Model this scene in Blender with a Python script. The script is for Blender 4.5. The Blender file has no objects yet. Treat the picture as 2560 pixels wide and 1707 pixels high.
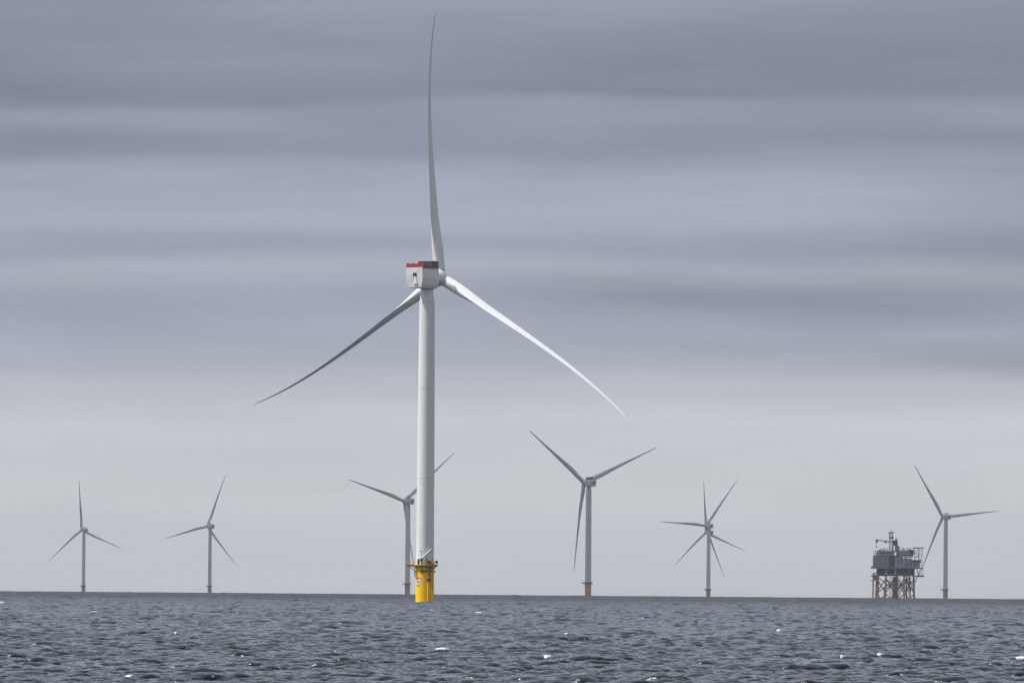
import bpy, math, random
import numpy as np
from mathutils import Matrix, Vector
R = math.radians
scene = bpy.context.scene
C = scene.collection
EARTH = 7.433e6          # effective radius of the earth with refraction
CAM_H = 6.2
FPX = 19500.0            # focal length in pixels of the 2560 wide frame
PITCH = math.atan((1463.2 - 853.5) / FPX)
ROLL = R(0.45)

# ---------------------------------------------------------------- camera
cam_d = bpy.data.cameras.new('camera'); cam = bpy.data.objects.new('camera', cam_d); C.objects.link(cam)
cam_d.sensor_width = 36.0; cam_d.lens = FPX / 2560 * 36.0
cam_d.clip_start = 1.0; cam_d.clip_end = 90000.0
cam.matrix_world = Matrix.Translation((0, 0, CAM_H)) @ Matrix.Rotation(R(90) + PITCH, 4, 'X') @ Matrix.Rotation(ROLL, 4, 'Z')
scene.camera = cam
scene.cycles.use_denoising = True
scene.view_settings.view_transform = 'Standard'; scene.view_settings.look = 'None'
scene.view_settings.exposure = 0.0; scene.view_settings.gamma = 1.0

# ---------------------------------------------------------------- sun
SUN_AZ, SUN_EL = -97.0, 55.0      # azimuth from +Y (view direction) clockwise; sun behind left
sd = bpy.data.lights.new('sun', 'SUN'); sun = bpy.data.objects.new('sun', sd); C.objects.link(sun)
sd.energy = 4.5; sd.angle = R(4); sd.color = (1.0, 0.965, 0.92)
sv = Vector((math.sin(R(SUN_AZ)) * math.cos(R(SUN_EL)), math.cos(R(SUN_AZ)) * math.cos(R(SUN_EL)), math.sin(R(SUN_EL))))
sun.rotation_euler = sv.to_track_quat('Z', 'Y').to_euler()

# ---------------------------------------------------------------- node helper
class NT:
    def __init__(s, tree): s.t = tree; s.n = tree.nodes; s.l = tree.links
    def node(s, typ, **kw):
        n = s.n.new(typ)
        for k, v in kw.items():
            if k.startswith('i_'):
                key = k[2:]; key = int(key) if key.isdigit() else key.replace('_', ' ')
                if isinstance(v, bpy.types.NodeSocket): s.l.new(v, n.inputs[key])
                else: n.inputs[key].default_value = v
            else: setattr(n, k, v)
        return n
    def math(s, op, a, b=None, c=None):
        n = s.n.new('ShaderNodeMath'); n.operation = op
        for i, v in enumerate((a, b, c)):
            if v is None: continue
            if isinstance(v, bpy.types.NodeSocket): s.l.new(v, n.inputs[i])
            else: n.inputs[i].default_value = v
        return n.outputs[0]
    def mix(s, fac, a, b, typ='MIX'):
        n = s.n.new('ShaderNodeMix'); n.data_type = 'RGBA'; n.blend_type = typ
        for i, v in ((0, fac), (6, a), (7, b)):
            if isinstance(v, bpy.types.NodeSocket): s.l.new(v, n.inputs[i])
            else: n.inputs[i].default_value = v if i == 0 or len(v) == 4 else (*v, 1)
        return n.outputs[2]
    def ramp(s, fac, stops, interp='LINEAR'):
        n = s.n.new('ShaderNodeValToRGB'); n.color_ramp.interpolation = interp
        e = n.color_ramp.elements
        while len(e) > 1: e.remove(e[-1])
        e[0].position = stops[0][0]; c = stops[0][1]; e[0].color = (*c, 1) if len(c) == 3 else c
        for p, c in stops[1:]:
            x = e.new(p); x.color = (*c, 1) if len(c) == 3 else c
        if isinstance(fac, bpy.types.NodeSocket): s.l.new(fac, n.inputs[0])
        return n.outputs[0]
    def comb(s, x, y, z=0.0):
        n = s.n.new('ShaderNodeCombineXYZ')
        for i, v in enumerate((x, y, z)):
            if isinstance(v, bpy.types.NodeSocket): s.l.new(v, n.inputs[i])
            else: n.inputs[i].default_value = v
        return n.outputs[0]
    def noise(s, vec, scale, detail=3.0, rough=0.5, dist=0.0):
        n = s.n.new('ShaderNodeTexNoise'); s.l.new(vec, n.inputs['Vector'])
        n.inputs['Scale'].default_value = scale; n.inputs['Detail'].default_value = detail
        n.inputs['Roughness'].default_value = rough; n.inputs['Distortion'].default_value = dist
        return n.outputs[0]
def lin(c):
    return tuple((x / 255 / 12.92) if x / 255 <= 0.04045 else ((x / 255 + 0.055) / 1.055) ** 2.4 for x in c)

# ---------------------------------------------------------------- world: overcast sky with stretched stratus streaks
world = bpy.data.worlds.new('World'); scene.world = world; world.use_nodes = True
w = NT(world.node_tree); w.n.clear()
out = w.node('ShaderNodeOutputWorld'); bg = w.node('ShaderNodeBackground')
w.l.new(bg.outputs[0], out.inputs[0]); bg.inputs[1].default_value = 0.1
sky = w.node('ShaderNodeTexSky'); sky.sky_type = 'NISHITA'; sky.sun_disc = False
sky.sun_elevation = R(SUN_EL); sky.sun_rotation = R(SUN_AZ)
tc = w.node('ShaderNodeTexCoord'); sep = w.node('ShaderNodeSeparateXYZ'); w.l.new(tc.outputs['Generated'], sep.inputs[0])
az = w.math('MULTIPLY', w.math('ARCTAN2', sep.outputs[0], sep.outputs[1]), 57.2958)
el = w.math('MULTIPLY', w.math('ARCSINE', sep.outputs[2]), 57.2958)
# the cloud deck is flat, so its patches are squeezed in elevation towards the horizon
warp = w.noise(w.comb(w.math('MULTIPLY', az, 0.20), w.math('MULTIPLY', el, 1.1), 3.7), 1.0, 5, 0.5)
warp = w.math('MULTIPLY', w.math('SUBTRACT', warp, 0.5), 0.50)
slope = w.math('MULTIPLY', az, -0.010)
elw = w.math('ADD', w.math('ADD', el, warp), slope)
def Y2E(y): return (1463.4 - y) / 340.34
SKY = [(1500, (208, 210, 213)), (1420, (214, 216, 219)), (1250, (216, 219, 223)), (1060, (206, 210, 217)), (960, (188, 191, 201)),
       (890, (170, 177, 190)), (855, (163, 170, 184)), (800, (157, 165, 180)), (745, (155, 162, 178)), (690, (167, 173, 186)),
       (630, (150, 157, 175)), (570, (161, 166, 183)), (500, (156, 163, 179)), (430, (155, 161, 177)), (375, (142, 149, 166)),
       (330, (147, 153, 171)), (280, (143, 150, 167)), (235, (130, 138, 155)), (150, (134, 142, 159)), (60, (141, 147, 164)), (-30, (145, 150, 167))]
stops = [((Y2E(y) + 0.3) / 5.3, lin(c)) for y, c in SKY]
low = w.ramp(w.math('DIVIDE', w.math('ADD', elw, 0.3), 5.3), stops, 'EASE')
# finer wisps
n1 = w.noise(w.comb(w.math('MULTIPLY', az, 0.36), w.math('MULTIPLY', el, 4.6), 1.3), 1.0, 6, 0.6)
n2 = w.noise(w.comb(w.math('MULTIPLY', az, 0.25), w.math('MULTIPLY', el, 1.3), 8.1), 1.0, 3, 0.5)
amp = w.ramp(w.math('DIVIDE', el, 5.0), [(0.0, (0.10,) * 3), (0.28, (0.14,) * 3), (0.42, (0.34,) * 3), (1.0, (0.40,) * 3)])
mod = w.math('ADD', 1.0, w.math('MULTIPLY', amp, w.math('ADD', w.math('SUBTRACT', n1, 0.5), w.math('MULTIPLY', w.math('SUBTRACT', n2, 0.5), 1.4))))
low = w.mix(1.0, low, w.comb(mod, mod, mod), 'MULTIPLY')
def streak(x, y, wx, wy, k):
    """one broad bank of cloud centred on a direction of the sky; k > 0 darkens"""
    a0, e0 = math.degrees((x - 1280) / FPX), Y2E(y)
    du = w.math('DIVIDE', w.math('SUBTRACT', az, a0), math.degrees(wx / FPX)); dv = w.math('DIVIDE', w.math('SUBTRACT', elw, e0), math.degrees(wy / FPX))
    g = w.math('POWER', 2.718, w.math('MULTIPLY', -1.0, w.math('ADD', w.math('MULTIPLY', du, du), w.math('MULTIPLY', dv, dv))))
    return w.math('SUBTRACT', 1.0, w.math('MULTIPLY', g, k))
for a_ in ((2000, 760, 750, 50, 0.22), (2650, 890, 450, 45, 0.2), (130, 345, 420, 32, 0.16), (1600, 365, 800, 55, 0.08), (2650, 600, 350, 190, 0.15), (1750, 250, 500, 25, 0.08), (700, 650, 600, 40, 0.07),
           (2600, 100, 600, 250, 0.10), (-50, 80, 600, 250, 0.10), (1900, 500, 500, 70, -0.08), (600, 730, 700, 35, -0.05), (250, 272, 650, 26, -0.10), (1500, 275, 500, 30, -0.05)):
    f_ = streak(*a_); low = w.mix(1.0, low, w.comb(f_, f_, f_), 'MULTIPLY')
# the rest of the dome: grey belly of the deck, brighter towards the zenith and the hidden sun
nd = w.noise(tc.outputs['Generated'], 3.0, 5, 0.55)
hi = w.ramp(w.math('DIVIDE', el, 90.0), [(0.04, lin((146, 152, 166))), (0.075, lin((196, 198, 207))), (0.19, lin((218, 219, 226))), (0.36, lin((200, 206, 218))), (0.6, lin((224, 231, 244))), (1.0, lin((228, 235, 248)))])
hm = w.math('ADD', 0.8, w.math('MULTIPLY', nd, 0.4))
hi = w.mix(1.0, hi, w.comb(hm, hm, hm), 'MULTIPLY')
dot = w.node('ShaderNodeVectorMath', operation='DOT_PRODUCT'); w.l.new(tc.outputs['Generated'], dot.inputs[0]); dot.inputs[1].default_value = sv
sg = w.math('POWER', w.math('MAXIMUM', w.math('ADD', w.math('MULTIPLY', dot.outputs['Value'], 0.5), 0.5), 0.0), 3.0)
sg = w.math('ADD', 0.64, w.math('MULTIPLY', sg, 0.95))
bk = w.math('MULTIPLY', w.math('MAXIMUM', w.math('MULTIPLY', sep.outputs[1], -1.0), 0.0), 0.65)
sg = w.math('MULTIPLY', sg, w.math('SUBTRACT', 1.0, bk))
hi = w.mix(1.0, hi, w.comb(sg, sg, sg), 'MULTIPLY')
tfac = w.ramp(w.math('DIVIDE', el, 20.0), [(0.225, (0, 0, 0)), (0.42, (1, 1, 1))])
cloud = w.mix(tfac, low, hi)
cloud10 = w.mix(1.0, cloud, (10, 10, 10), 'MULTIPLY')
w.l.new(w.mix(0.97, sky.outputs[0], cloud10), bg.inputs[0])

# ---------------------------------------------------------------- mesh builder
class MB:
    def __init__(s): s.v = []; s.f = []; s.sm = []
    def add(s, verts, faces, smooth=False):
        b = len(s.v); s.v += [tuple(p) for p in verts]
        s.f += [tuple(b + i for i in f) for f in faces]; s.sm += [smooth] * len(faces)
        return s
    def box(s, x0, x1, y0, y1, z0, z1):
        v = [(x, y, z) for x in (x0, x1) for y in (y0, y1) for z in (z0, z1)]
        return s.add(v, [(0, 1, 3, 2), (4, 6, 7, 5), (0, 4, 5, 1), (2, 3, 7, 6), (0, 2, 6, 4), (1, 5, 7, 3)])
    def tube(s, p0, p1, r0, r1=None, n=10, caps=True):
        p0 = Vector(p0); p1 = Vector(p1); r1 = r0 if r1 is None else r1
        d = (p1 - p0).normalized(); a = d.orthogonal().normalized(); b = d.cross(a)
        v = []
        for p, r in ((p0, r0), (p1, r1)):
            for i in range(n):
                t = 2 * math.pi * i / n; v.append(p + a * (r * math.cos(t)) + b * (r * math.sin(t)))
        s.add(v, [(i, (i + 1) % n, n + (i + 1) % n, n + i) for i in range(n)], n > 6)
        if caps: s.add(v, [tuple(range(n))[::-1], tuple(range(n, 2 * n))])
        return s
    def lathe(s, prof, n=48, c=(0, 0, 0), axis='Z', caps=True, smooth=True):
        """rings (radius, height); each ring is split where the profile has a hard corner (repeat the point)"""
        def P(r, h, t):
            x, y = r * math.cos(t), r * math.sin(t)
            q = (x, y, h) if axis == 'Z' else (x, h, y)
            return (q[0] + c[0], q[1] + c[1], q[2] + c[2])
        for k in range(len(prof) - 1):
            pass
        v = [P(r, h, 2 * math.pi * i / n) for r, h in prof for i in range(n)]
        f = []
        for k in range(len(prof) - 1):
            if prof[k] == prof[k + 1]: continue
            for i in range(n):
                j = (i + 1) % n; q = (k * n + i, k * n + j, (k + 1) * n + j, (k + 1) * n + i)
                f.append(q if axis == 'Z' else q[::-1])
        s.add(v, f, smooth)
        if caps:
            m = (len(prof) - 1) * n
            s.add(v, [tuple(range(n))[::-1], tuple(m + i for i in range(n))])
        return s
    def split(s, name, mat, parent=None):
        """every loose piece becomes an object of its own under the same parent"""
        par = list(range(len(s.v)))
        def find(a):
            while par[a] != a: par[a] = par[par[a]]; a = par[a]
            return a
        key = {}
        for i, p in enumerate(s.v):
            k = tuple(round(c, 4) for c in p)
            if k in key: par[find(i)] = find(key[k])
            else: key[k] = i
        for f in s.f:
            for i in f[1:]: par[find(i)] = find(f[0])
        groups = {}
        for f, sm in zip(s.f, s.sm): groups.setdefault(find(f[0]), []).append((f, sm))
        res = []
        for g in groups.values():
            m_ = MB(); idx = {}
            for f, sm in g:
                for i in f:
                    if i not in idx: idx[i] = len(m_.v); m_.v.append(s.v[i])
                m_.f.append(tuple(idx[i] for i in f)); m_.sm.append(sm)
            res.append(m_.build(name, mat, parent))
        return res
    def build(s, name, mat, parent=None, mtx=None):
        me = bpy.data.meshes.new(name); me.from_pydata(s.v, [], s.f)
        me.polygons.foreach_set('use_smooth', s.sm); me.materials.append(mat); me.update()
        o = bpy.data.objects.new(name, me); C.objects.link(o)
        if parent is not None: o.parent = parent
        if mtx is not None: o.matrix_local = mtx
        return o

def tag(o, label=None, cat=None, group=None, kind=None):
    if label: o['label'] = label
    if cat: o['category'] = cat
    if group: o['group'] = group
    if kind: o['kind'] = kind
    return o
def empty(name, loc=(0, 0, 0)):
    o = bpy.data.objects.new(name, None); C.objects.link(o); o.location = loc; o.empty_display_size = 5; return o

# ---------------------------------------------------------------- materials
def paint(name, col, rough=0.45, dirt=0.06, dirt_col=None, streak=(0.25, 0.25, 0.03), amount=0.5, bump=0.0):
    m = bpy.data.materials.new(name); m.use_nodes = True; t = NT(m.node_tree)
    p = t.n['Principled BSDF']; p.inputs['Roughness'].default_value = rough
    co = t.node('ShaderNodeTexCoord').outputs['Object']
    mp = t.node('ShaderNodeMapping'); t.l.new(co, mp.inputs[0]); mp.inputs['Scale'].default_value = streak
    n = t.noise(mp.outputs[0], 4.0, 6, 0.6)
    f = t.ramp(n, [(amount - 0.12, (0, 0, 0)), (amount + 0.22, (1, 1, 1))])
    dc = dirt_col or tuple(c * 0.7 for c in col)
    t.l.new(t.mix(t.math('MULTIPLY', f, dirt), col, dc), p.inputs['Base Color'])
    rn = t.math('ADD', rough - 0.06, t.math('MULTIPLY', n, 0.14)); t.l.new(rn, p.inputs['Roughness'])
    if bump:
        b = t.node('ShaderNodeBump'); b.inputs['Distance'].default_value = bump; t.l.new(n, b.inputs['Height']); t.l.new(b.outputs[0], p.inputs['Normal'])
    return m
M = {}
M['white'] = paint('white_paint', (0.72, 0.735, 0.73), 0.38, 0.35, (0.55, 0.55, 0.52))
M['blade'] = paint('blade_paint', (0.70, 0.715, 0.725), 0.4, 0.25, (0.6, 0.6, 0.58), (0.4, 0.4, 0.05))
M['nacelle'] = paint('nacelle_shell', (0.66, 0.675, 0.665), 0.42, 0.35, (0.48, 0.49, 0.47), (0.4, 0.4, 0.1))
M['nacelle_lower'] = paint('nacelle_belly', (0.56, 0.575, 0.56), 0.45, 0.4, (0.4, 0.41, 0.39), (0.4, 0.4, 0.1))
M['yellow'] = paint('yellow_paint', (0.99, 0.60, 0.001), 0.55, 0.5, (0.50, 0.20, 0.004), (0.7, 0.7, 0.05), 0.56)
M['yellow'].node_tree.nodes['Principled BSDF'].inputs['Specular IOR Level'].default_value = 0.15
M['yellow_old'] = paint('weathered_yellow_paint', (0.95, 0.62, 0.13), 0.6, 0.6, (0.20, 0.10, 0.05), (0.6, 0.6, 0.15), 0.5)
M['rust'] = paint('rusty_steel', (0.16, 0.07, 0.02), 0.75, 0.8, (0.05, 0.03, 0.02), (1, 1, 1))
M['far_pile'] = paint('dull_orange_paint', (0.82, 0.41, 0.17), 0.55, 0.6, (0.32, 0.2, 0.12), (0.4, 0.4, 0.06), 0.5)  # duller and more orange than the near pile
M['hazed_pile'] = paint('haze_tinted_pile', (0.50, 0.40, 0.29), 0.6, 0.6, (0.3, 0.25, 0.2), (0.4, 0.4, 0.06), 0.5)  # pile paint greyed to stand in for haze over distance
M['dark'] = paint('dark_steel', (0.035, 0.038, 0.045), 0.6, 0.5, (0.08, 0.06, 0.05), (1, 1, 1))
M['opening'] = paint('dark_opening', (0.012, 0.02, 0.018), 0.8, 0.1, None)
M['red'] = paint('red_guard_mesh', (0.40, 0.004, 0.03), 0.6, 0.6, (0.22, 0.01, 0.03), (1.5, 1.5, 1.5), 0.5)
M['cooler'] = paint('cooler_fins', (0.075, 0.045, 0.05), 0.6, 0.8, (0.25, 0.17, 0.17), (1.6, 1.6, 0.4), 0.5)
M['steel'] = paint('galvanised_steel', (0.30, 0.31, 0.33), 0.5, 0.5, (0.18, 0.18, 0.19), (1, 1, 1))
M['sign_red'] = paint('sign_red', (0.75, 0.13, 0.04), 0.5, 0.2)
M['sign_white'] = paint('sign_white', (0.78, 0.74, 0.68), 0.5, 0.2)
M['sign_grey'] = paint('sign_grey', (0.30, 0.33, 0.42), 0.5, 0.2)
M['teal'] = paint('teal_locker', (0.12, 0.30, 0.30), 0.5, 0.3)
M['tan'] = paint('tan_tarpaulin', (0.45, 0.30, 0.13), 0.8, 0.5)
M['wall_grey'] = paint('grey_cladding', (0.40, 0.43, 0.49), 0.55, 0.5, (0.15, 0.16, 0.19), (0.3, 0.3, 0.2))
M['wall_mid'] = paint('mid_grey_cladding', (0.31, 0.34, 0.40), 0.55, 0.5, (0.10, 0.11, 0.13), (0.3, 0.3, 0.2))
M['wall_light'] = paint('light_grey_cladding', (0.62, 0.65, 0.72), 0.5, 0.5, (0.28, 0.30, 0.34), (0.3, 0.3, 0.2))
M['wall_dark'] = paint('dark_grey_cladding', (0.11, 0.13, 0.175), 0.6, 0.5, (0.09, 0.09, 0.10), (0.3, 0.3, 0.2))
M['jacket'] = paint('jacket_paint', (0.70, 0.42, 0.22), 0.65, 0.7, (0.10, 0.07, 0.05), (0.3, 0.3, 0.15), 0.5)
M['jacket_pink'] = paint('jacket_red_lead', (0.72, 0.36, 0.25), 0.65, 0.8, (0.22, 0.10, 0.08), (0.3, 0.3, 0.15), 0.5)
M['brace'] = paint('brace_steel', (0.16, 0.13, 0.10), 0.65, 0.8, (0.42, 0.24, 0.13), (0.3, 0.3, 0.15), 0.55)

# ---------------------------------------------------------------- water: wave tiles by FFT on a curved sea
def ocean_tile(N, L, lmin, lmax, seed, wind=5.4, hs=1.0, wdir=(0.45, -0.89), chop=1.0):
    rng = np.random.default_rng(seed)
    k1 = np.fft.fftfreq(N, L / N) * 2 * np.pi
    kx, ky = np.meshgrid(k1, k1, indexing='ij'); k = np.hypot(kx, ky); k[0, 0] = 1
    Lw = wind ** 2 / 9.81
    c = (kx * wdir[0] + ky * wdir[1]) / k
    spread = np.maximum(c, 0) ** (8 if lmin > 3 else 5) + 0.045
    S = np.exp(-1 / (k * Lw * 0.8) ** 2) / k ** 3.7 * spread
    lam = 2 * np.pi / k
    if lmin < 3: S *= (k / 1.26) ** 0.9
    S *= (lam >= lmin) & (lam < lmax); S[0, 0] = 0
    h = (rng.normal(size=(N, N)) + 1j * rng.normal(size=(N, N))) * np.sqrt(S) * (2 * np.pi / L)
    H = np.fft.ifft2(h).real * N * N
    ix = -1j * kx / k; iy = -1j * ky / k
    Dx = np.fft.ifft2(h * ix).real * N * N; Dy = np.fft.ifft2(h * iy).real * N * N
    g = L / N
    Jxx = 1 - chop * 0 + np.gradient(Dx, g, axis=0); Jyy = 1 + np.gradient(Dy, g, axis=1)
    return H.astype(np.float32), Dx.astype(np.float32), Dy.astype(np.float32), k, h, kx, ky
LA, NA, LB, NB = 900.0, 1024, 150.0, 1024
HA, XA, YA, *_ = ocean_tile(NA, LA, 5.0, 400.0, 3)
HB, XB, YB, *_ = ocean_tile(NB, LB, 0.8, 5.0, 7)
LC, NC = 47.0, 640
HC, XC, YC, *_ = ocean_tile(NC, LC, 0.32, 0.8, 9)
AMP = 0.15 / HA.std()                       # significant wave height about 1.4 m
ratio = AMP * 1.2                                   # the same spectrum carries on into the short band
HA *= AMP; XA *= AMP; YA *= AMP
HB *= ratio; XB *= ratio; YB *= ratio
gc = 0.10 / np.gradient(HC, LC / NC, axis=0).std()
HC *= gc; XC *= gc; YC *= gc
print('short waves', HC.std(), HB.std(), np.gradient(HB, LB / NB, axis=0).std())
# fold of the surface gives the foam
def fold(X, Y, g):
    return (1 + np.gradient(X, g, axis=0)) * (1 + np.gradient(Y, g, axis=1)) - np.gradient(X, g, axis=1) * np.gradient(Y, g, axis=0)
JA = -(fold(XA * 1.2, YA * 1.2, LA / NA)).astype(np.float32)
JB = -(fold(XB * 1.2, YB * 1.2, LB / NB)).astype(np.float32)
qa = np.quantile(JA, 0.987)
def sample(T, L, x, y):
    N = T.shape[0]; u = x / L * N; v = y / L * N
    i = np.floor(u).astype(np.int64); j = np.floor(v).astype(np.int64); fu = (u - i).astype(np.float32); fv = (v - j).astype(np.float32)
    i %= N; j %= N; i1 = (i + 1) % N; j1 = (j + 1) % N
    return (T[i, j] * (1 - fu) + T[i1, j] * fu) * (1 - fv) + (T[i, j1] * (1 - fu) + T[i1, j1] * fu) * fv
HALF = R(4.15)
dense = np.linspace(-HALF, HALF, 960)
side = HALF + (np.pi - HALF) * (np.linspace(0, 1, 70)[1:]) ** 3.0
theta = np.concatenate([-side[::-1], dense, side[:-1]])      # full circle, closed below
ds = [8.0]
while ds[-1] < 350: ds.append(ds[-1] * 1.035)
ds[-1] = 350.0
while ds[-1] < 640: ds.append(ds[-1] + 0.2)
while ds[-1] < 900: ds.append(ds[-1] + 0.34)
while ds[-1] < 9900: ds.append(ds[-1] + max(0.36, min(3.2, ds[-1] * 0.00055)))
while ds[-1] < 40000: ds.append(ds[-1] * 1.02)
ds = np.array(ds); nr, nc = len(ds), len(theta)
print('sea grid', nr, nc, nr * nc)
D, T = np.meshgrid(ds, theta, indexing='ij')
# jitter of the rows keeps the grid from lining up with the crests
rng = np.random.default_rng(5)
X = D * np.sin(T); Yc = D * np.cos(T)
ca, sa = math.cos(0.62), math.sin(0.62)
Xb, Yb = X * ca - Yc * sa, X * sa + Yc * ca
step = np.gradient(ds)[:, None]; stepc = (np.gradient(theta)[None, :] * ds[:, None])
sp = np.maximum(step, stepc)
fa = np.clip(1.9 - sp / 22.0, 0, 1).astype(np.float32)
fb = np.clip(1.4 - sp / 4.0, 0.85, 1).astype(np.float32)
rough_ = 1 + 0.7 * np.clip((D - 2500) / 5000, 0, 1)
z = rough_ * fa * sample(HA, LA, X, Yc) + fb * sample(HB, LB, Xb, Yb)
fc = np.clip(1.35 - sp / 0.8, 0, 1).astype(np.float32)
near_ = slice(0, int(np.searchsorted(ds, 1500)))
zc_ = fc[near_] * sample(HC, LC, X[near_], Yc[near_]); z[near_] += zc_
dxA, dyA = sample(XA, LA, X, Yc), sample(YA, LA, X, Yc)
dxb, dyb = sample(XB, LB, Xb, Yb), sample(YB, LB, Xb, Yb)
dxB, dyB = dxb * ca + dyb * sa, -dxb * sa + dyb * ca
foam = np.clip((sample(JA, LA, X, Yc) - qa) * 6.0, 0, 0.8) * (0.3 + 0.7 * np.clip(sample(JB, LB, Xb, Yb) + 1.1, 0, 1))
lean = 0.9 * np.maximum(z, 0)
X2 = X + 1.3 * fa * dxA + 1.7 * fb * dxB + 0.45 * lean; Y2 = Yc + 1.3 * fa * dyA + 1.7 * fb * dyB - 0.89 * lean
X2[near_] += 1.2 * fc[near_] * sample(XC, LC, X[near_], Yc[near_]); Y2[near_] += 1.2 * fc[near_] * sample(YC, LC, X[near_], Yc[near_])
Z2 = z - (D ** 2) / (2 * EARTH)
# breaking crests where the photograph shows them (image column, row, width)
def on_sea(px, py):
    u0, v0 = px - 1280, 853.5 - py
    u = u0 * math.cos(ROLL) - v0 * math.sin(ROLL); v = u0 * math.sin(ROLL) + v0 * math.cos(ROLL)
    dep = -(math.atan(v / FPX) + PITCH)
    best = min(((abs((CAM_H + d * d / 2 / EARTH) / d - dep), d) for d in np.linspace(350, 7500, 4000)))
    return best[1] * u / FPX, best[1]
caps = [(213, 1531, 26), (1193, 1534, 18), (1300, 1512, 9), (1373, 1651, 20), (2018, 1658, 26), (2118, 1652, 20), (2208, 1651, 20), (2548, 1653, 30), (320, 1701, 14),
        (1071, 1528, 8), (430, 1591, 7), (1260, 1505, 12), (2462, 1524, 16), (2280, 1518, 18), (572, 1508, 12), (5, 1509, 14), (1946, 1525, 12), (1955, 1580, 14), (820, 1495, 8), (1404, 1592, 10), (1095, 1632, 22), (2160, 1540, 12)]
cap_rng = random.Random(2)
for px, py, wd in caps:
    x0, d0 = on_sea(px, py); wx = wd / FPX * d0 / 2
    m0 = int(np.searchsorted(ds, d0 - 12)); m1 = int(np.searchsorted(ds, d0 + 12))
    th0 = math.atan2(x0, d0); c0 = int(np.searchsorted(theta, th0 - 2.2 * wx / d0)); c1 = int(np.searchsorted(theta, th0 + 2.2 * wx / d0))
    sub = (slice(m0, m1), slice(c0, c1))
    hh = z[sub]
    if hh.size < 4: continue
    r_, c_ = np.unravel_index(np.argmax(hh - 0.03 * np.abs(D[sub] - d0)), hh.shape)
    cx, cy = X[sub][r_, c_], Yc[sub][r_, c_]
    tilt_ = cap_rng.uniform(-0.3, 0.3)
    ux = (X[sub] - cx) / (wx * cap_rng.uniform(1.0, 1.4)); uy = (Yc[sub] - cy + tilt_ * (X[sub] - cx) + 0.15 * wx * ux ** 2) / max(1.3, wx * 0.8)
    ht = (z[sub] - z[r_, c_] if False else z[sub] - hh[r_, c_]) / 0.25
    bl = 1.45 - 0.8 * np.abs(ux) ** 1.5 - uy ** 2 * 0.5 + 0.55 * ht + 0.35 * sample(HB, LB, Xb[sub] * 2.3, Yb[sub] * 2.3) / HB.std() * 0.6
    foam[sub] = np.maximum(foam[sub], np.clip(bl * 0.6, 0, 0.85) * (uy ** 2 < 9))
# wash round the near pile
px0, py0 = -32.87, 3000.0
rr0 = np.hypot(X - px0, Yc - py0)
foam = np.maximum(foam, np.clip(1.25 - np.abs(rr0 - 3.6) / 2.2, 0, 1) * np.clip(0.45 + 0.5 * sample(HB, LB, Xb * 1.7, Yb * 1.7) / HB.std(), 0, 1) * (rr0 < 9))
# small splash of foam round the near pile
verts = np.stack([X2, Y2, Z2], -1).reshape(-1, 3).astype(np.float32)
nv = len(verts)
ii = np.arange(nr - 1)[:, None] * nc; jj = np.arange(nc)[None, :]; j2 = (jj + 1) % nc
quads = np.stack([ii + jj, ii + j2, ii + nc + j2, ii + nc + jj], -1).reshape(-1, 4).astype(np.int32)
me = bpy.data.meshes.new('sea'); nf = len(quads)
me.vertices.add(nv + 1); me.vertices.foreach_set('co', np.concatenate([verts.ravel(), np.array([0, 0, -0.3], np.float32)]))
tri = np.stack([np.arange(nc), (np.arange(nc) + 1) % nc, np.full(nc, nv)], -1)[:, ::-1].astype(np.int32)
loops = np.concatenate([quads.ravel(), tri.ravel()])
me.loops.add(len(loops)); me.loops.foreach_set('vertex_index', loops)
me.polygons.add(nf + nc)
starts = np.concatenate([np.arange(nf) * 4, nf * 4 + np.arange(nc) * 3]).astype(np.int32)
me.polygons.foreach_set('loop_start', starts)
me.polygons.foreach_set('use_smooth', np.ones(nf + nc, bool))
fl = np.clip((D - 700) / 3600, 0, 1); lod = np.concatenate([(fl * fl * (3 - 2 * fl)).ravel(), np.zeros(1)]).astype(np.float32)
al = me.attributes.new('distance_fade', 'FLOAT', 'POINT'); al.data.foreach_set('value', lod)  # ramp of distance from the camera, dims the far reflection
at = me.attributes.new('foam', 'FLOAT', 'POINT'); at.data.foreach_set('value', np.concatenate([foam.ravel().astype(np.float32), np.zeros(1, np.float32)]))
me.update(calc_edges=True)
sea = bpy.data.objects.new('sea', me); C.objects.link(sea)
tag(sea, 'dark grey blue sea with short choppy waves and small whitecaps', 'sea', kind='structure')
del rough_, X, Yc, X2, Y2, Z2, D, fl, T, Xb, Yb, quads, verts, loops, dxA, dyA, dxb, dyb, dxB, dyB
m = bpy.data.materials.new('sea_water'); m.use_nodes = True; t = NT(m.node_tree); p = t.n['Principled BSDF']
co = t.node('ShaderNodeTexCoord').outputs['Object']
mp = t.node('ShaderNodeMapping'); t.l.new(co, mp.inputs[0]); mp.inputs['Rotation'].default_value = (0, 0, R(20)); mp.inputs['Scale'].default_value = (0.6, 1.0, 1.0)
b1 = t.noise(mp.outputs[0], 2.0, 6, 0.62, 0.5)
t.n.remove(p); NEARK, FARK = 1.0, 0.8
bump = t.node('ShaderNodeBump'); bump.inputs['Strength'].default_value = 1.0; bump.inputs['Distance'].default_value = 0.34
lod_ = t.node('ShaderNodeAttribute', attribute_name='distance_fade').outputs['Fac']
t.l.new(t.math('ADD', 0.26, t.math('MULTIPLY', lod_, 0.0)), bump.inputs['Strength'])
t.l.new(b1, bump.inputs['Height'])
body = t.noise(co, 0.05, 3, 0.5)
col = t.mix(body, (0.007, 0.012, 0.016), (0.009, 0.018, 0.022))
at_ = t.node('ShaderNodeAttribute', attribute_name='foam')
fn = t.noise(co, 4.0, 6, 0.7)
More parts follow.
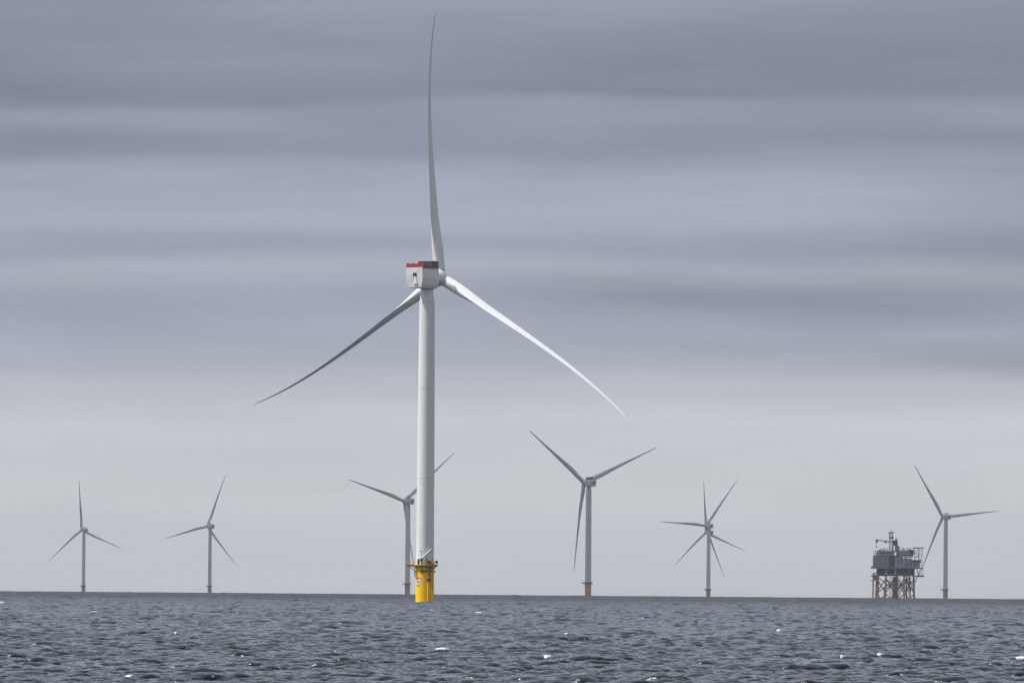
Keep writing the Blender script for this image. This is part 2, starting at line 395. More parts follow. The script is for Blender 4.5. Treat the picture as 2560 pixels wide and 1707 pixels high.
ff = t.ramp(t.math('ADD', at_.outputs['Fac'], t.math('MULTIPLY', t.math('SUBTRACT', fn, 0.5), 2.6)), [(0.38, (0, 0, 0)), (0.62, (1, 1, 1))])
fd = t.node('ShaderNodeBsdfDiffuse'); fd.inputs[0].default_value = (0.68, 0.71, 0.74, 1)
wd = t.node('ShaderNodeBsdfDiffuse'); t.l.new(col, wd.inputs[0])
gl = t.node('ShaderNodeBsdfGlossy'); gl.inputs['Color'].default_value = (0.985, 0.99, 1.0, 1); t.l.new(bump.outputs[0], gl.inputs['Normal'])
t.l.new(t.math('ADD', 0.10, t.math('MULTIPLY', lod_, 0.25)), gl.inputs['Roughness'])
fr = t.node('ShaderNodeFresnel'); fr.inputs[0].default_value = 1.333; t.l.new(bump.outputs[0], fr.inputs['Normal'])
# reflection dimmed by distance from the camera, standing in for crests hiding one another
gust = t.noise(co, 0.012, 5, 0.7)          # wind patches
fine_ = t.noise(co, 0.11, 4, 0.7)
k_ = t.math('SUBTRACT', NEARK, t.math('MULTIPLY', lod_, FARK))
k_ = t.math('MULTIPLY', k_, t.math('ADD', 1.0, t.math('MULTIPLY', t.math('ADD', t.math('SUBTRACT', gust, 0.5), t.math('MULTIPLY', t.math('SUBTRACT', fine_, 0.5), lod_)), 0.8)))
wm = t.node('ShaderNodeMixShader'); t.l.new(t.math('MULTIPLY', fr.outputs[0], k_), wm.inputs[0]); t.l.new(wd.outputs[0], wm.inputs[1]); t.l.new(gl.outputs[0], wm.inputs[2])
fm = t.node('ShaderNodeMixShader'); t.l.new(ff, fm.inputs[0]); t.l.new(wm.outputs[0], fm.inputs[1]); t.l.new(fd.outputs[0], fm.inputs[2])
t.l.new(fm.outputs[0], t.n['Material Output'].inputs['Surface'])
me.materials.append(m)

# ---------------------------------------------------------------- wind turbine
def airfoil(n=28):
    """closed section, unit chord; x from trailing edge (-0.68) to leading edge (0.32), y thickness of +-0.5 at thickness ratio 1"""
    pts = []
    for i in range(n):
        a = 2 * math.pi * i / n
        x = 0.5 * (1 + math.cos(a))                       # 1 = trailing edge
        yt = 5 * (0.2969 * math.sqrt(max(x, 0)) - 0.1260 * x - 0.3516 * x * x + 0.2843 * x ** 3 - 0.1036 * x ** 4)
        y = yt if a <= math.pi else -yt * 0.75            # suction side is fuller
        pts.append((a, x, y))
    return pts
def blade_mesh(pitch, prebend, cone, RR=99.0, root=2.6, twist_root=10.0, flap_exp=3.9):
    """span +Z, rotor axis (upwind) +Y, X to the right seen from behind the rotor; leading edge turns towards -X, feathering towards +Y"""
    b = MB(); n = 28; foil = airfoil(n)
    stations = [root, 3.2, 4.5, 6.5, 9, 12, 15.5, 19, 23, 28, 34, 40, 47, 54, 61, 68, 75, 81, 87, 91, 94.5, 97, 98.4, 99.0]
    def interp(tab, s):
        for (a0, v0), (a1, v1) in zip(tab, tab[1:]):
            if s <= a1:
                q = (s - a0) / (a1 - a0); q = q * q * (3 - 2 * q) if tab is BL else q
                return v0 + (v1 - v0) * q
        return tab[-1][1]
    CH = [(0, 4.4), (5, 4.4), (12, 4.8), (20, 5.1), (26, 4.9), (36, 4.2), (50, 3.2), (65, 2.3), (80, 1.6), (90, 1.15), (95, 0.85), (98, 0.55), (99, 0.12)]
    TH = [(0, 1.0), (5, 1.0), (12, 0.74), (20, 0.52), (26, 0.42), (36, 0.32), (50, 0.25), (70, 0.21), (99, 0.18)]
    BL = [(0, 0.0), (4, 0.0), (23, 1.0), (99, 1.0)]
    TW = [(0, 1.0), (12, 1.0), (20, 0.86), (30, 0.6), (45, 0.35), (60, 0.18), (80, 0.04), (99, 0)]
    v = []
    bp = R(pitch)
    cr0 = interp(CH, 0)
    for s_ in stations:
        c = interp(CH, s_); th = interp(TH, s_); q = interp(BL, s_)
        beta = R(pitch + twist_root * interp(TW, s_))
        LE = Vector((-math.cos(beta), math.sin(beta), 0)); SU = Vector((-math.sin(beta), -math.cos(beta), 0))
        fw = Vector((math.sin(bp), math.cos(bp), 0))
        off = fw * (prebend * (s_ / RR) ** flap_exp) + Vector((0, 1, 0)) * (cone * (s_ / RR) ** 1.6)
        for a, x, y in foil:
            cx, cy = -0.5 * math.cos(a), 0.5 * math.sin(a)       # circle of the root
            fx, fy = 0.32 - x, y * th
            px_ = (cx * (1 - q)) * c + fx * q * c; py_ = (cy * (1 - q)) * c * 1.0 + fy * q * c
            P = LE * px_ + SU * py_ + off + Vector((0, 0, s_ * RR / 99.0))
            v.append(P)
    f = []
    for k in range(len(stations) - 1):
        for i in range(n):
            j = (i + 1) % n; f.append((k * n + i, (k + 1) * n + i, (k + 1) * n + j, k * n + j))
    b.add(v, f, True)
    b.add(v[:n], [tuple(range(n))]); b.add(v[-n:], [tuple(range(n))[::-1]])
    return b

def nacelle_shell(sc=1.0):
    # local: +Y upwind (front), X right, Z up; origin on the tower axis at hub height. Faceted shell with chamfers.
    sect = [(-8.9, 0.965), (-8.6, 1.0), (2.0, 1.0), (2.4, 0.96)]
    prof = [(-3.8, 3.9), (-4.0, 0.0), (-3.6, -2.6), (-3.1, -3.9), (3.1, -3.9), (3.6, -2.6), (4.0, 0.0), (3.8, 3.9)]
    b = MB(); v = []
    for yy, q in sect:
        for x, zz in prof: v.append((x * q, yy + (0.35 if (zz < -1 and yy < -5) else 0) * (-zz / 3.9), zz * (q if q < 1 else 1)))
    n = len(prof); f = []
    for k in range(len(sect) - 1):
        for i in range(n):
            j = (i + 1) % n; f.append((k * n + i, k * n + j, (k + 1) * n + j, (k + 1) * n + i))
    b.add(v, [q[::-1] for q in f]); b.add(v, [tuple(range(n)), tuple(range(3 * n, 4 * n))[::-1]])
    return b

def rotor_matrix(hh, yaw, tilt, over):
    """matrix of the rotor frame: X right, Y upwind axis, Z up in the rotor plane, origin at hub centre"""
    yaw, tilt = R(yaw), R(tilt)
    a = Vector((math.sin(yaw) * math.cos(tilt), math.cos(yaw) * math.cos(tilt), math.sin(tilt)))
    tt = Vector((math.cos(yaw), -math.sin(yaw), 0)); u = tt.cross(a)
    o = Vector((0, 0, hh)) + a * over
    return Matrix(((tt.x, a.x, u.x, o.x), (tt.y, a.y, u.y, o.y), (tt.z, a.z, u.z, o.z), (0, 0, 0, 1)))
def nacelle_matrix(hh, yaw): return Matrix.Translation((0, 0, hh)) @ Matrix.Rotation(-R(yaw), 4, 'Z')
def blade_matrix(rm, az): return rm @ Matrix.Rotation(R(az + 0.75 * math.sin(R(az))), 4, 'Y')     # the blades sag a little under their weight

def railing(b, pts, h=1.15, r=0.05, step=1.6, rails=(0.55, 1.1)):
    for p0, p1 in zip(pts, pts[1:]):
        p0 = Vector(p0); p1 = Vector(p1); L = (p1 - p0).length; k = max(1, round(L / step))
        for i in range(k + 1):
            q = p0.lerp(p1, i / k); b.tube(q, q + Vector((0, 0, h)), r, n=5)
        for z_ in rails: b.tube(p0 + Vector((0, 0, z_)), p1 + Vector((0, 0, z_)), r, n=5)
    return b

def make_turbine(near, name='wind_turbine', plat_z=15.0, hh=124.8, yaw=34, az=-1.6, tilt=5, over=8.5, pitch=82, prebend=8.2, cone=-2.5, RR=102.3):
    t_ = empty(name)
    zt = plat_z
    # foundation pile
    b = MB(); pz = zt - 0.9
    b.lathe([(3.53, -12), (3.53, pz - 0.3), (3.53, pz - 0.3), (3.62, pz - 0.3), (3.62, pz)], 64)
    pile = b.build('foundation', M['yellow'] if near else M['far_pile'], t_)
    # main deck: ring with an extension to the left
    b = MB()
    b.lathe([(5.05, pz + 0.45), (5.05, pz + 0.9)], 40, smooth=False)
    b.box(-7.1, -2.5, -2.6, 2.6, pz + 0.453, pz + 0.903)
    deck = b.build('platform', M['yellow_old'] if near else M['brace'], t_)
    b = MB()
    for k in range(12):
        a = k * math.pi / 6 + 0.2
        b.tube((3.6 * math.cos(a), 3.6 * math.sin(a), pz - 0.8), (4.8 * math.cos(a), 4.8 * math.sin(a), pz + 0.35), 0.14, n=6)
    b.lathe([(4.85, pz), (4.85, pz + 0.44)], 40, smooth=False)
    for yy in (-2.3, 2.3): b.box(-6.9, -3.2, yy - 0.15, yy + 0.15, pz + 0.0, pz + 0.44)
    b.tube((-6.5, -2.3, pz + 0.2), (-3.55, -1.2, pz - 1.8), 0.13, n=6); b.tube((-6.5, 2.3, pz + 0.2), (-3.55, 1.2, pz - 1.8), 0.13, n=6)
    b.build('platform_beam', M['rust'] if near else M['brace'], deck)
    b = MB()
    top = pz + 0.9
    arc = [(4.95 * math.cos(a), 4.95 * math.sin(a), top) for a in [(-148 + i * 296 / 22) * math.pi / 180 for i in range(23)]]
    railing(b, [(-4.3, -2.5, top)] + arc + [(-4.3, 2.5, top), (-7.0, 2.5, top), (-7.0, -2.5, top), (-4.3, -2.5, top)], step=1.4, r=0.055)
    b.build('guard_rail', M['yellow_old'] if near else M['brace'], deck)
    # tower
    z0, zf, z1 = zt, 115.6, hh - 4.3
    b = MB()
    b.lathe([(3.42, z0), (3.5, z0), (3.5, z0 + 0.35), (3.5, z0 + 0.35), (3.44, z0 + 0.35), (3.44, z0 + 0.35), (3.36, 45.0), (3.2, 80.0), (2.99, zf), (2.99, zf), (2.99, zf), (2.93, zf + 0.02), (2.93, zf + 0.02), (2.35, z1 - 0.8), (2.35, z1)], 72)
    tw = b.build('tower', M['white'], t_)
    b = MB()
    for zz, rr in ((48.0, 3.349), (82.5, 3.187), (zf - 0.1, 2.99)):
        b.lathe([(rr + 0.02, zz - 0.12), (rr + 0.035, zz - 0.12), (rr + 0.035, zz + 0.12), (rr + 0.02, zz + 0.12)], 72, smooth=False)
    b.split('flange', M['nacelle_lower'], tw)
    # nacelle
    nm = nacelle_matrix(hh, yaw)
    nac = nacelle_shell().build('nacelle', M['nacelle'] if near else M['white'], t_, nm)
    b = MB(); b.lathe([(2.5, -4.35), (2.5, -3.92)], 40, smooth=True); b.build('yaw_ring', M['steel'], nac)
    b = MB()
    # rear railing panels (helicopter hoist area)
    if near:
        X0, X1, Y0, Y1, Zb, Zt = -3.75, 3.75, -8.75, -3.6, 3.9, 5.5
        for (xa, ya, xb, yb) in ((X0, Y0, X1, Y0), (X1, Y1, X0, Y1), (X0, Y1, X0, Y0)):
            L = math.hypot(xb - xa, yb - ya); k = round(L / 0.95)
            for i in range(k):
                q0, q1 = (i + 0.06) / k, (i + 0.94) / k
                p0 = Vector((xa + (xb - xa) * q0, ya + (yb - ya) * q0, 0)); p1 = Vector((xa + (xb - xa) * q1, ya + (yb - ya) * q1, 0))
                nrm = Vector((yb - ya, xa - xb, 0)).normalized() * 0.03
                za = Zb - 0.35 + (0.4, 0.1, 0.55)[(i * 5) % 3]; zt0 = Zt - (0.0, 0.28, 0.12)[(i * 7) % 3]
                vs = [p0 + nrm, p1 + nrm, p1 - nrm, p0 - nrm]
                b.add([v + Vector((0, 0, za)) for v in vs] + [v + Vector((0, 0, zt0)) for v in vs], [(3, 2, 1, 0), (4, 5, 6, 7), (0, 1, 5, 4), (1, 2, 6, 5), (2, 3, 7, 6), (3, 0, 4, 7)])
                b.tube(Vector((xa + (xb - xa) * i / k, ya + (yb - ya) * i / k, Zb)), Vector((xa + (xb - xa) * i / k, ya + (yb - ya) * i / k, Zt + 0.12)), 0.06, n=5)
        b.build('hoist_guard', M['red'], nac)
        b = MB(); k = 22
        for i in range(k):
            y0_, y1_ = -8.7 + i * 10.2 / k + 0.04, -8.7 + (i + 1) * 10.2 / k - 0.05
            if i in (1, 6, 11, 13, 18): b.box(3.74, 3.82, y0_, y1_, 3.7, 4.3)
            else: b.box(3.74, 3.82, y0_, y1_, 3.35 + 0.22 * ((i * 7) % 3), 5.0 + 0.3 * ((i * 5) % 3))
            b.box(3.80, 3.88, y0_ - 0.08, y0_ - 0.02, 3.3, 5.7)
        b.box(3.745, 3.83, -8.75, 1.5, 5.62, 5.76)
        b.build('side_screen', M['cooler'], nac)  # shade on this side of the guard put into its dark brown colour
    # cooler frame on the front half of the roof
    b = MB(); c0, c1, zb, ztp = -2.6, 2.1, 3.9, 6.55
    W_, WL = 3.6, -2.3
    for xx in (WL, -0.4, 1.6, W_):
        for yy in (c0, c1): b.box(xx - 0.12, xx + 0.12, yy - 0.12, yy + 0.12, zb, ztp - 0.38)
    b.box(WL - 0.14, W_ + 0.14, c0 - 0.14, c0 + 0.24, ztp - 0.38, ztp); b.box(WL - 0.14, W_ + 0.14, c1 - 0.24, c1 + 0.14, ztp - 0.38, ztp)
    b.box(WL - 0.14, WL + 0.24, c0 + 0.24, c1 - 0.24, ztp - 0.38, ztp); b.box(W_ - 0.24, W_ + 0.14, c0 + 0.24, c1 - 0.24, ztp - 0.38, ztp)
    cf = b.build('cooler_frame', M['dark'], nac)
    b = MB()
    for xx in (WL, W_):
        for i in range(11):
            yy = c0 + 0.3 + i * 0.4
            b.box(xx - 0.07, xx + 0.07, yy, yy + 0.24, zb + (0.05 if i % 2 else 0.3), ztp - 0.4)
    for i in range(13):
        xx = WL + 0.3 + i * 0.42
        b.box(xx, xx + 0.26, c0 - 0.07, c0 + 0.07, zb + 0.1, ztp - 0.4)
    b.build('cooler_fin', M['cooler'], cf)
    # belly strip with its lighter line, hatch and open flap at the rear
    if near:
        b = MB(); b.box(-0.55, 0.95, -8.99, -8.88, 0.55, 1.8); b.build('hatch', M['opening'], nac)
        b = MB(); b.add([(0.05, -9.0, 0.5), (0.6, -9.0, 0.5), (1.5, -9.1, -2.45), (-0.25, -9.1, -2.45), (0.05, -8.9, 0.5), (0.6, -8.9, 0.5), (1.5, -8.8, -2.45), (-0.25, -8.8, -2.45)],
                        [(0, 1, 2, 3)[::-1], (4, 5, 6, 7), (0, 4, 5, 1)[::-1], (1, 5, 6, 2)[::-1], (2, 6, 7, 3)[::-1], (3, 7, 4, 0)[::-1]])
        b.build('hatch_flap', M['white'], nac)
        b = MB(); b.add([(-0.55, -8.96, 0.54), (0.04, -8.96, 0.54), (-0.27, -8.96, -2.1), (-0.5, -8.96, -1.9), (-0.55, -8.86, 0.54), (0.04, -8.86, 0.54), (-0.27, -8.8, -2.1), (-0.5, -8.8, -1.9)],
                        [(0, 1, 2, 3)[::-1], (4, 5, 6, 7), (1, 5, 6, 2)[::-1], (3, 7, 4, 0)[::-1]])
        b.build('hatch_side', M['steel'], nac)
        b = MB()
        b.box(3.97, 4.01, -8.5, 2.0, -0.06, 0.04)
        for yy in (-5.6, -2.3): b.box(3.955, 4.015, yy - 0.03, yy + 0.03, -0.8, 0.7)
        b.build('panel_joint', M['nacelle_lower'], nac)
        b = MB()
        b.tube((1.5, 2.2, 3.9), (1.5, 2.2, 6.6), 0.05, n=5); b.tube((2.1, 2.2, 3.9), (2.1, 2.2, 5.6), 0.05, n=5); b.box(1.35, 1.65, 2.1, 2.3, 6.6, 6.8)
        b.split('sensor', M['dark'], nac)
    else:
        b = MB(); b.lathe([(1.5, -9.02), (1.5, -8.8)], 24, axis='Y', smooth=False, c=(0, 0, 0)); b.build('hatch', M['dark'], nac)
    # rotor
    rm = rotor_matrix(hh, yaw, tilt, over)
    b = MB()
    b.lathe([(2.9, -over + 2.2), (3.1, -over + 2.6), (3.1, -over + 2.6), (3.1, -over + 4.2), (2.9, -over + 4.6), (2.9, -over + 4.6), (2.6, -over + 4.9)], 56, axis='Y')
    gen = b.build('generator', M['nacelle'] if near else M['white'], t_, rm)
    b = MB()
    prof = [(2.6, -3.6), (3.2, -3.0), (3.45, -1.6), (3.3, 0.2), (2.7, 1.6), (2.0, 2.7), (1.0, 3.3), (0.25, 3.45)]
    b.lathe(prof, 56, axis='Y'); hub = b.build('hub', M['blade'], t_, rm)
    b = MB()
    for k in range(3):
        A = R(az + 120 * k); d = Vector((math.sin(A), 0, math.cos(A))); b.tube(d * 1.2, d * 2.75, 2.3, 2.3, 40)
    b.split('blade_collar', M['blade'], hub)
    b = MB()
    for k in range(3):
        A = R(az + 120 * k); d = Vector((math.sin(A), 0, math.cos(A))); b.tube(d * 2.76, d * 2.98, 2.24, 2.24, 40)
    b.split('blade_bearing', M['dark'], hub)
    bm = blade_mesh(pitch, prebend, cone, RR)
    bl0 = bm.build('blade', M['blade'], t_, blade_matrix(rm, az))
    for k in (1, 2):
        bl = bl0.copy(); C.objects.link(bl); bl.parent = t_; bl.matrix_local = blade_matrix(rm, az + 120 * k)
    return t_, pile, deck, tw

def spot(px, d):
    """waterline point whose image column is px, at distance d along the view"""
    z_ = -d * d / 2 / EARTH; dz = z_ - CAM_H; yc = d * math.cos(PITCH) + dz * math.sin(PITCH); zc = -d * math.sin(PITCH) + dz * math.cos(PITCH)
    v = zc / yc * FPX; u = (px - 1280 - v * math.sin(ROLL)) / math.cos(ROLL)
    return (u * yc / FPX, d, z_)

near, pile, deck, tw = make_turbine(True)
near.location = spot(1061.7, 3000)
near.location.z -= 0.2
tag(near, 'largest wind turbine, white, on a bright yellow foundation, red guard panels on its nacelle', 'wind turbine')
# crane, lockers and gear on the near deck (fixed parts)
def ang(a, r, z_): return (r * math.sin(R(a)), -r * math.cos(R(a)), z_)      # a: 0 faces the camera, + to the right
top = 15.0
b = MB(); b.tube((-1.15, -4.2, top), (-1.15, -4.2, top + 1.3), 0.42, 0.36, 14); b.box(-1.75, -0.75, -4.75, -3.75, top + 1.0, top + 2.3); b.tube((-1.2, -4.2, top + 2.2), (-1.2, -4.2, top + 5.0), 0.09, n=8)
cr = b.build('crane', M['dark'], near)
b = MB(); b.tube((-1.0, -4.3, top + 2.4), (2.55, -4.3, top + 5.85), 0.30, 0.21, 10); b.tube((-1.0, -4.3, top + 2.4), (-1.5, -4.3, top + 1.95), 0.34, n=10); b.build('boom', M['white'], cr)
b = MB(); b.tube((2.6, -4.3, top + 5.85), (2.6, -4.3, top + 4.9), 0.04, n=5); b.box(2.42, 2.78, -4.45, -4.15, top + 4.5, top + 4.95); b.build('hook', M['steel'], cr)
b = MB(); b.tube((-1.35, -4.0, top + 5.0), (-2.1, -4.0, top + 5.15), 0.16, n=8); b.box(-2.5, -1.9, -4.15, -3.85, top + 4.95, top + 5.15); b.build('lamp', M['steel'], cr)
b = MB(); b.lathe([(0.35, top), (0.52, top + 0.5), (0.5, top + 1.3), (0.36, top + 2.0), (0.1, top + 2.1)], 16, c=(-2.45, -4.05, 0)); b.build('winch', M['dark'], near)
b = MB(); b.box(0.15, 1.05, -4.35, -3.7, top + 0.1, top + 1.6); b.box(0.3, 0.9, -4.2, -3.85, top + 1.6, top + 2.4); b.build('locker', M['teal'], near)
b = MB(); b.box(0.85, 2.35, -4.75, -3.75, top, top + 1.15); b.tube((0.9, -4.8, top + 1.3), (2.3, -4.8, top + 1.3), 0.1, n=8); b.build('crate', M['rust'], near)
b = MB(); b.tube((2.9, -3.9, top), (2.75, -3.9, top + 1.9), 0.75, 0.35, 9); b.tube((2.75, -3.9, top + 1.9), (2.8, -3.9, top + 2.9), 0.16, 0.1, 8); b.build('covered_davit', M['tan'], near)
b = MB(); b.lathe([(0.35, 4.2), (0.55, 4.5), (0.55, 5.2), (0.3, 5.6)], 16, axis='Y', c=(0, -9.2, 0)); o = b.build('hose_reel', M['dark'], near, Matrix.Translation((4.45, 1.5, top + 0.9)))
# fenders, ladder and marks on the near pile
b = MB()
for aa in (17.5, 29.0):
    x_, y_, _ = ang(aa, 4.35, 0); b.tube((x_, y_, -4), (x_, y_, 9.4), 0.32, n=12)
    b.tube((x_, y_, 9.4), ang(aa, 3.45, 10.0), 0.32, 0.3, 12)
lad = b.build('boat_landing', M['yellow'], near)
b = MB()
for i in range(22):
    z_ = 0.6 + i * 0.42; b.tube(ang(20.5, 4.25, z_), ang(26, 4.25, z_), 0.045, n=5)
for aa in (20.5, 26): b.tube(ang(aa, 4.25, -1), ang(aa, 4.25, 14.1), 0.07, n=6)
b.build('ladder', M['rust'], lad)
b = MB()
for z_ in (2.2, 8.9):
    for aa in (17.5, 29.0): b.tube(ang(aa, 3.4, z_), ang(aa, 4.3, z_), 0.26, n=8)
b.box(0.95, 2.35, -4.5, -3.3, 8.4, 9.7)
b.split('fender_bracket', M['rust'], lad)
b = MB()
def on_pile(b, a0, a1, z0, z1, r0=3.50, r1=3.58, seg=6):
    for i in range(seg):
        p = a0 + (a1 - a0) * i / seg; q = a0 + (a1 - a0) * (i + 1) / seg
        v = [ang(p, r0, z0), ang(q, r0, z0), ang(q, r1, z0), ang(p, r1, z0), ang(p, r0, z1), ang(q, r0, z1), ang(q, r1, z1), ang(p, r1, z1)]
        b.add(v, [(0, 1, 2, 3), (7, 6, 5, 4), (3, 2, 6, 7), (0, 4, 5, 1), (1, 5, 6, 2), (0, 3, 7, 4)])
    return b
on_pile(b, -62, -34, 6.9, 10.0, 3.5, 3.565)
sg_ = b.build('sign_panel', M['sign_white'], pile)
b = MB(); on_pile(b, -62, -36, 9.1, 10.0, 3.56, 3.585); on_pile(b, -60, -36, 7.75, 8.55, 3.56, 3.585); b.split('sign_stripe', M['sign_red'], sg_)
b = MB(); on_pile(b, -62, -36, 6.55, 7.25, 3.567, 3.59); b.build('sign_bar', M['sign_grey'], sg_)
b = MB(); on_pile(b, -31, -23, 7.6, 10.0, 3.5, 3.56); s2 = b.build('number_plate', M['sign_white'], pile)
b = MB()
for (a0, a1, z0, z1) in ((-30, -28.5, 9.0, 9.8), (-27, -24, 9.0, 9.25), (-27, -24, 9.55, 9.8), (-30, -24.5, 8.55, 8.7), (-27.5, -24, 7.75, 8.2)): on_pile(b, a0, a1, z0, z1, 3.56, 3.575, 2)
b.split('plate_mark', M['dark'], s2)
b = MB(); on_pile(b, 39, 47, 6.6, 8.0, 3.5, 3.6); on_pile(b, 38, 45, 8.9, 9.5, 3.5, 3.56); on_pile(b, 48, 56, 8.3, 9.9, 3.5, 3.56); on_pile(b, 52, 60, 6.4, 7.4, 3.5, 3.56); b.split('pile_opening', M['rust'], pile)
b = MB()
for aa in (-92, -95, 88): b.tube(ang(aa, 3.4, 12.2), ang(aa, 4.0, 12.2), 0.32, n=8)
b.tube(ang(-93, 3.85, 12.4), ang(-93, 3.85, 10.0), 0.16, n=8)
on_pile(b, -24, -12, 11.8, 12.9, 3.5, 3.85); on_pile(b, -12, 18, 12.0, 12.6, 3.5, 3.7, 8); on_pile(b, 30, 52, 12.0, 12.5, 3.5, 3.64); on_pile(b, 33, 41, 10.2, 10.9, 3.5, 3.6)
for aa in (24, 33, 36, 52): b.tube(ang(aa, 3.6, 14.0), ang(aa, 3.6, 9.6 + (aa % 5) * 0.3), 0.09, n=6)
b.split('pipe_bracket', M['rust'], pile)

# far turbines: one built, the others copied part by part
FAR = [  # px, distance, yaw, azimuth, platform drop, label
    (1470, 8520, -34.2, 65.3, 0.0, 'largest of the distant turbines, right of the big one, one blade hanging down'),
    (208.5, 15270, -34.4, -9.5, 0.0, 'small hazy turbine farthest left in the row, one blade pointing straight up'),
    (524, 14295, -35.9, 16.6, 0.0, 'small hazy turbine second from the left, with its top blade leaning to the right'),
    (1018.5, 10337, -35.2, 46.9, 0.0, 'distant turbine partly hidden behind the tower of the big foreground turbine'),
    (1770.5, 13449, -31.8, 34.2, 0.0, 'nearer of the two overlapping turbines left of the substation, one blade pointing left'),
    (1771.3, 14721, -35.9, -10.5, 0.0, 'farther of the two overlapping turbines left of the substation, one blade straight up'),
    (2363.5, 11750, -29.1, -36.9, 0.0, 'distant turbine at the far right beside the substation, one blade pointing level to the right'),
]
proto = None
def children(o): return [c for c in C.objects if c.parent == o]
FH, FO, FT = 123.5, 9.0, 6.0
for i, (px, d, yaw, azm, drop, label) in enumerate(FAR):
    if proto is None:
        proto, *_ = make_turbine(False, hh=FH, yaw=yaw, az=azm, tilt=FT, over=FO, pitch=10, prebend=0.0, cone=-5.0, RR=99.0)
        t_ = proto; kids = children(proto); sub = {k: children(k) for k in kids}; az0 = azm
        order = [k for k in kids if k.name.startswith('blade')]
    else:
        t_ = proto.copy(); C.objects.link(t_); rm = rotor_matrix(FH, yaw, FT, FO); nb = 0
        for k in kids:
            c = k.copy(); C.objects.link(c); c.parent = t_
            base = k.name.split('.')[0]
            if base == 'foundation': c.material_slots[0].link = 'OBJECT'; c.material_slots[0].material = M['hazed_pile']
            if base == 'nacelle': c.matrix_local = nacelle_matrix(FH, yaw)
            elif base == 'generator': c.matrix_local = rm
            elif base == 'hub': c.matrix_local = rm @ Matrix.Rotation(R(azm - az0), 4, 'Y')
            elif base == 'blade': c.matrix_local = blade_matrix(rm, azm + 120 * nb); nb += 1
            for g in sub[k]:
                s_ = g.copy(); C.objects.link(s_); s_.parent = c
    t_.location = spot(px, d)
    tag(t_, label, 'wind turbine', 'distant wind turbines along the horizon')

# ---------------------------------------------------------------- offshore substation
SD = 7800.0; SS = FPX / SD
sub_ = empty('offshore_substation', spot(2241, SD))
tag(sub_, 'grey offshore substation on a rusty yellow lattice jacket at the right of the horizon', 'platform')
def sx(px): return (px - 2241.0) / SS
def sz(py): return (1497.0 - py) / SS
def B(name, mat, boxes, parent=sub_):
    b = MB()
    for (x0, x1, y0, y1, d0, d1) in boxes: b.box(sx(x0), sx(x1), d0, d1, sz(y1), sz(y0))
    return b.split(name, M[mat], parent)[0]
def TB(name, mat, segs, parent=sub_, r=0.4, n=8):
    b = MB()
    for sgm in segs:
        (x0, y0, d0), (x1, y1, d1) = sgm[:2]; rr = sgm[2] if len(sgm) > 2 else r
        b.tube((sx(x0), d0, sz(y0)), (sx(x1), d1, sz(y1)), rr, n=n)
    return b.build(name, M[mat], parent)
# decks
dk = B('lower_deck', 'brace', [(2188, 2284, 1437, 1440, -12, 14)])
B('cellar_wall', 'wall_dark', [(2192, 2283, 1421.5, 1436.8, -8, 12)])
B('main_deck', 'wall_mid', [(2178, 2306, 1419, 1421.4, -14, 16)])
for px in (2214, 2236.5): TB('deck_column', 'wall_light', [((px, 1421.5, -11.5), (px, 1437, -11.5), 0.75)])
TB('deck_column', 'wall_dark', [((2283.5, 1421.5, -10), (2283.5, 1437, -10), 0.6)])
# left hall
h1 = B('transformer_hall', 'wall_mid', [(2183, 2217.5, 1390, 1418.9, -13, 14)])
B('hall_corner', 'wall_light', [(2217.7, 2219, 1390, 1418.9, -13.2, -12)], h1)
B('hall_roof_edge', 'wall_dark', [(2182.5, 2234, 1388.4, 1389.9, -13.4, -8)], h1)
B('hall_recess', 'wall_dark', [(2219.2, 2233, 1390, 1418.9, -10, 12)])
TB('recess_brace', 'wall_mid', [((2219.5, 1391, -10.3), (2226, 1402, -10.3), 0.25), ((2226, 1402, -10.3), (2232.5, 1391, -10.3), 0.25)])
h2 = B('upper_module', 'wall_grey', [(2192, 2234.5, 1376.5, 1388.3, -9, 12)])
b = MB()
b.add([(sx(2190), -9.3, sz(1383)), (sx(2197), -9.3, sz(1374.5)), (sx(2228), -9.3, sz(1373)), (sx(2236), -9.3, sz(1380)), (sx(2236), 12, sz(1380)), (sx(2228), 12, sz(1373)), (sx(2197), 12, sz(1374.5)), (sx(2190), 12, sz(1383)),
       (sx(2190), -9.3, sz(1384)), (sx(2197), -9.3, sz(1376)), (sx(2228), -9.3, sz(1374.5)), (sx(2236), -9.3, sz(1381.5)), (sx(2236), 12, sz(1381.5)), (sx(2228), 12, sz(1374.5)), (sx(2197), 12, sz(1376)), (sx(2190), 12, sz(1384))],
      [(0, 1, 6, 7), (1, 2, 5, 6), (2, 3, 4, 5), (8, 15, 14, 9), (9, 14, 13, 10), (10, 13, 12, 11), (0, 8, 9, 1), (1, 9, 10, 2), (2, 10, 11, 3), (7, 6, 14, 15), (6, 5, 13, 14), (5, 4, 12, 13), (0, 7, 15, 8), (3, 11, 12, 4)])
b.build('module_roof', M['wall_mid'], h2)
for x0, x1 in ((2199.5, 2211), (2215, 2227.5)): B('louvre', 'wall_dark', [(x0, x1, 1380, 1384.5, -9.15, -9.0)], h2)
B('louvre_post', 'wall_light', [(2212.3, 2213.8, 1378, 1387.5, -9.25, -9.0)], h2)
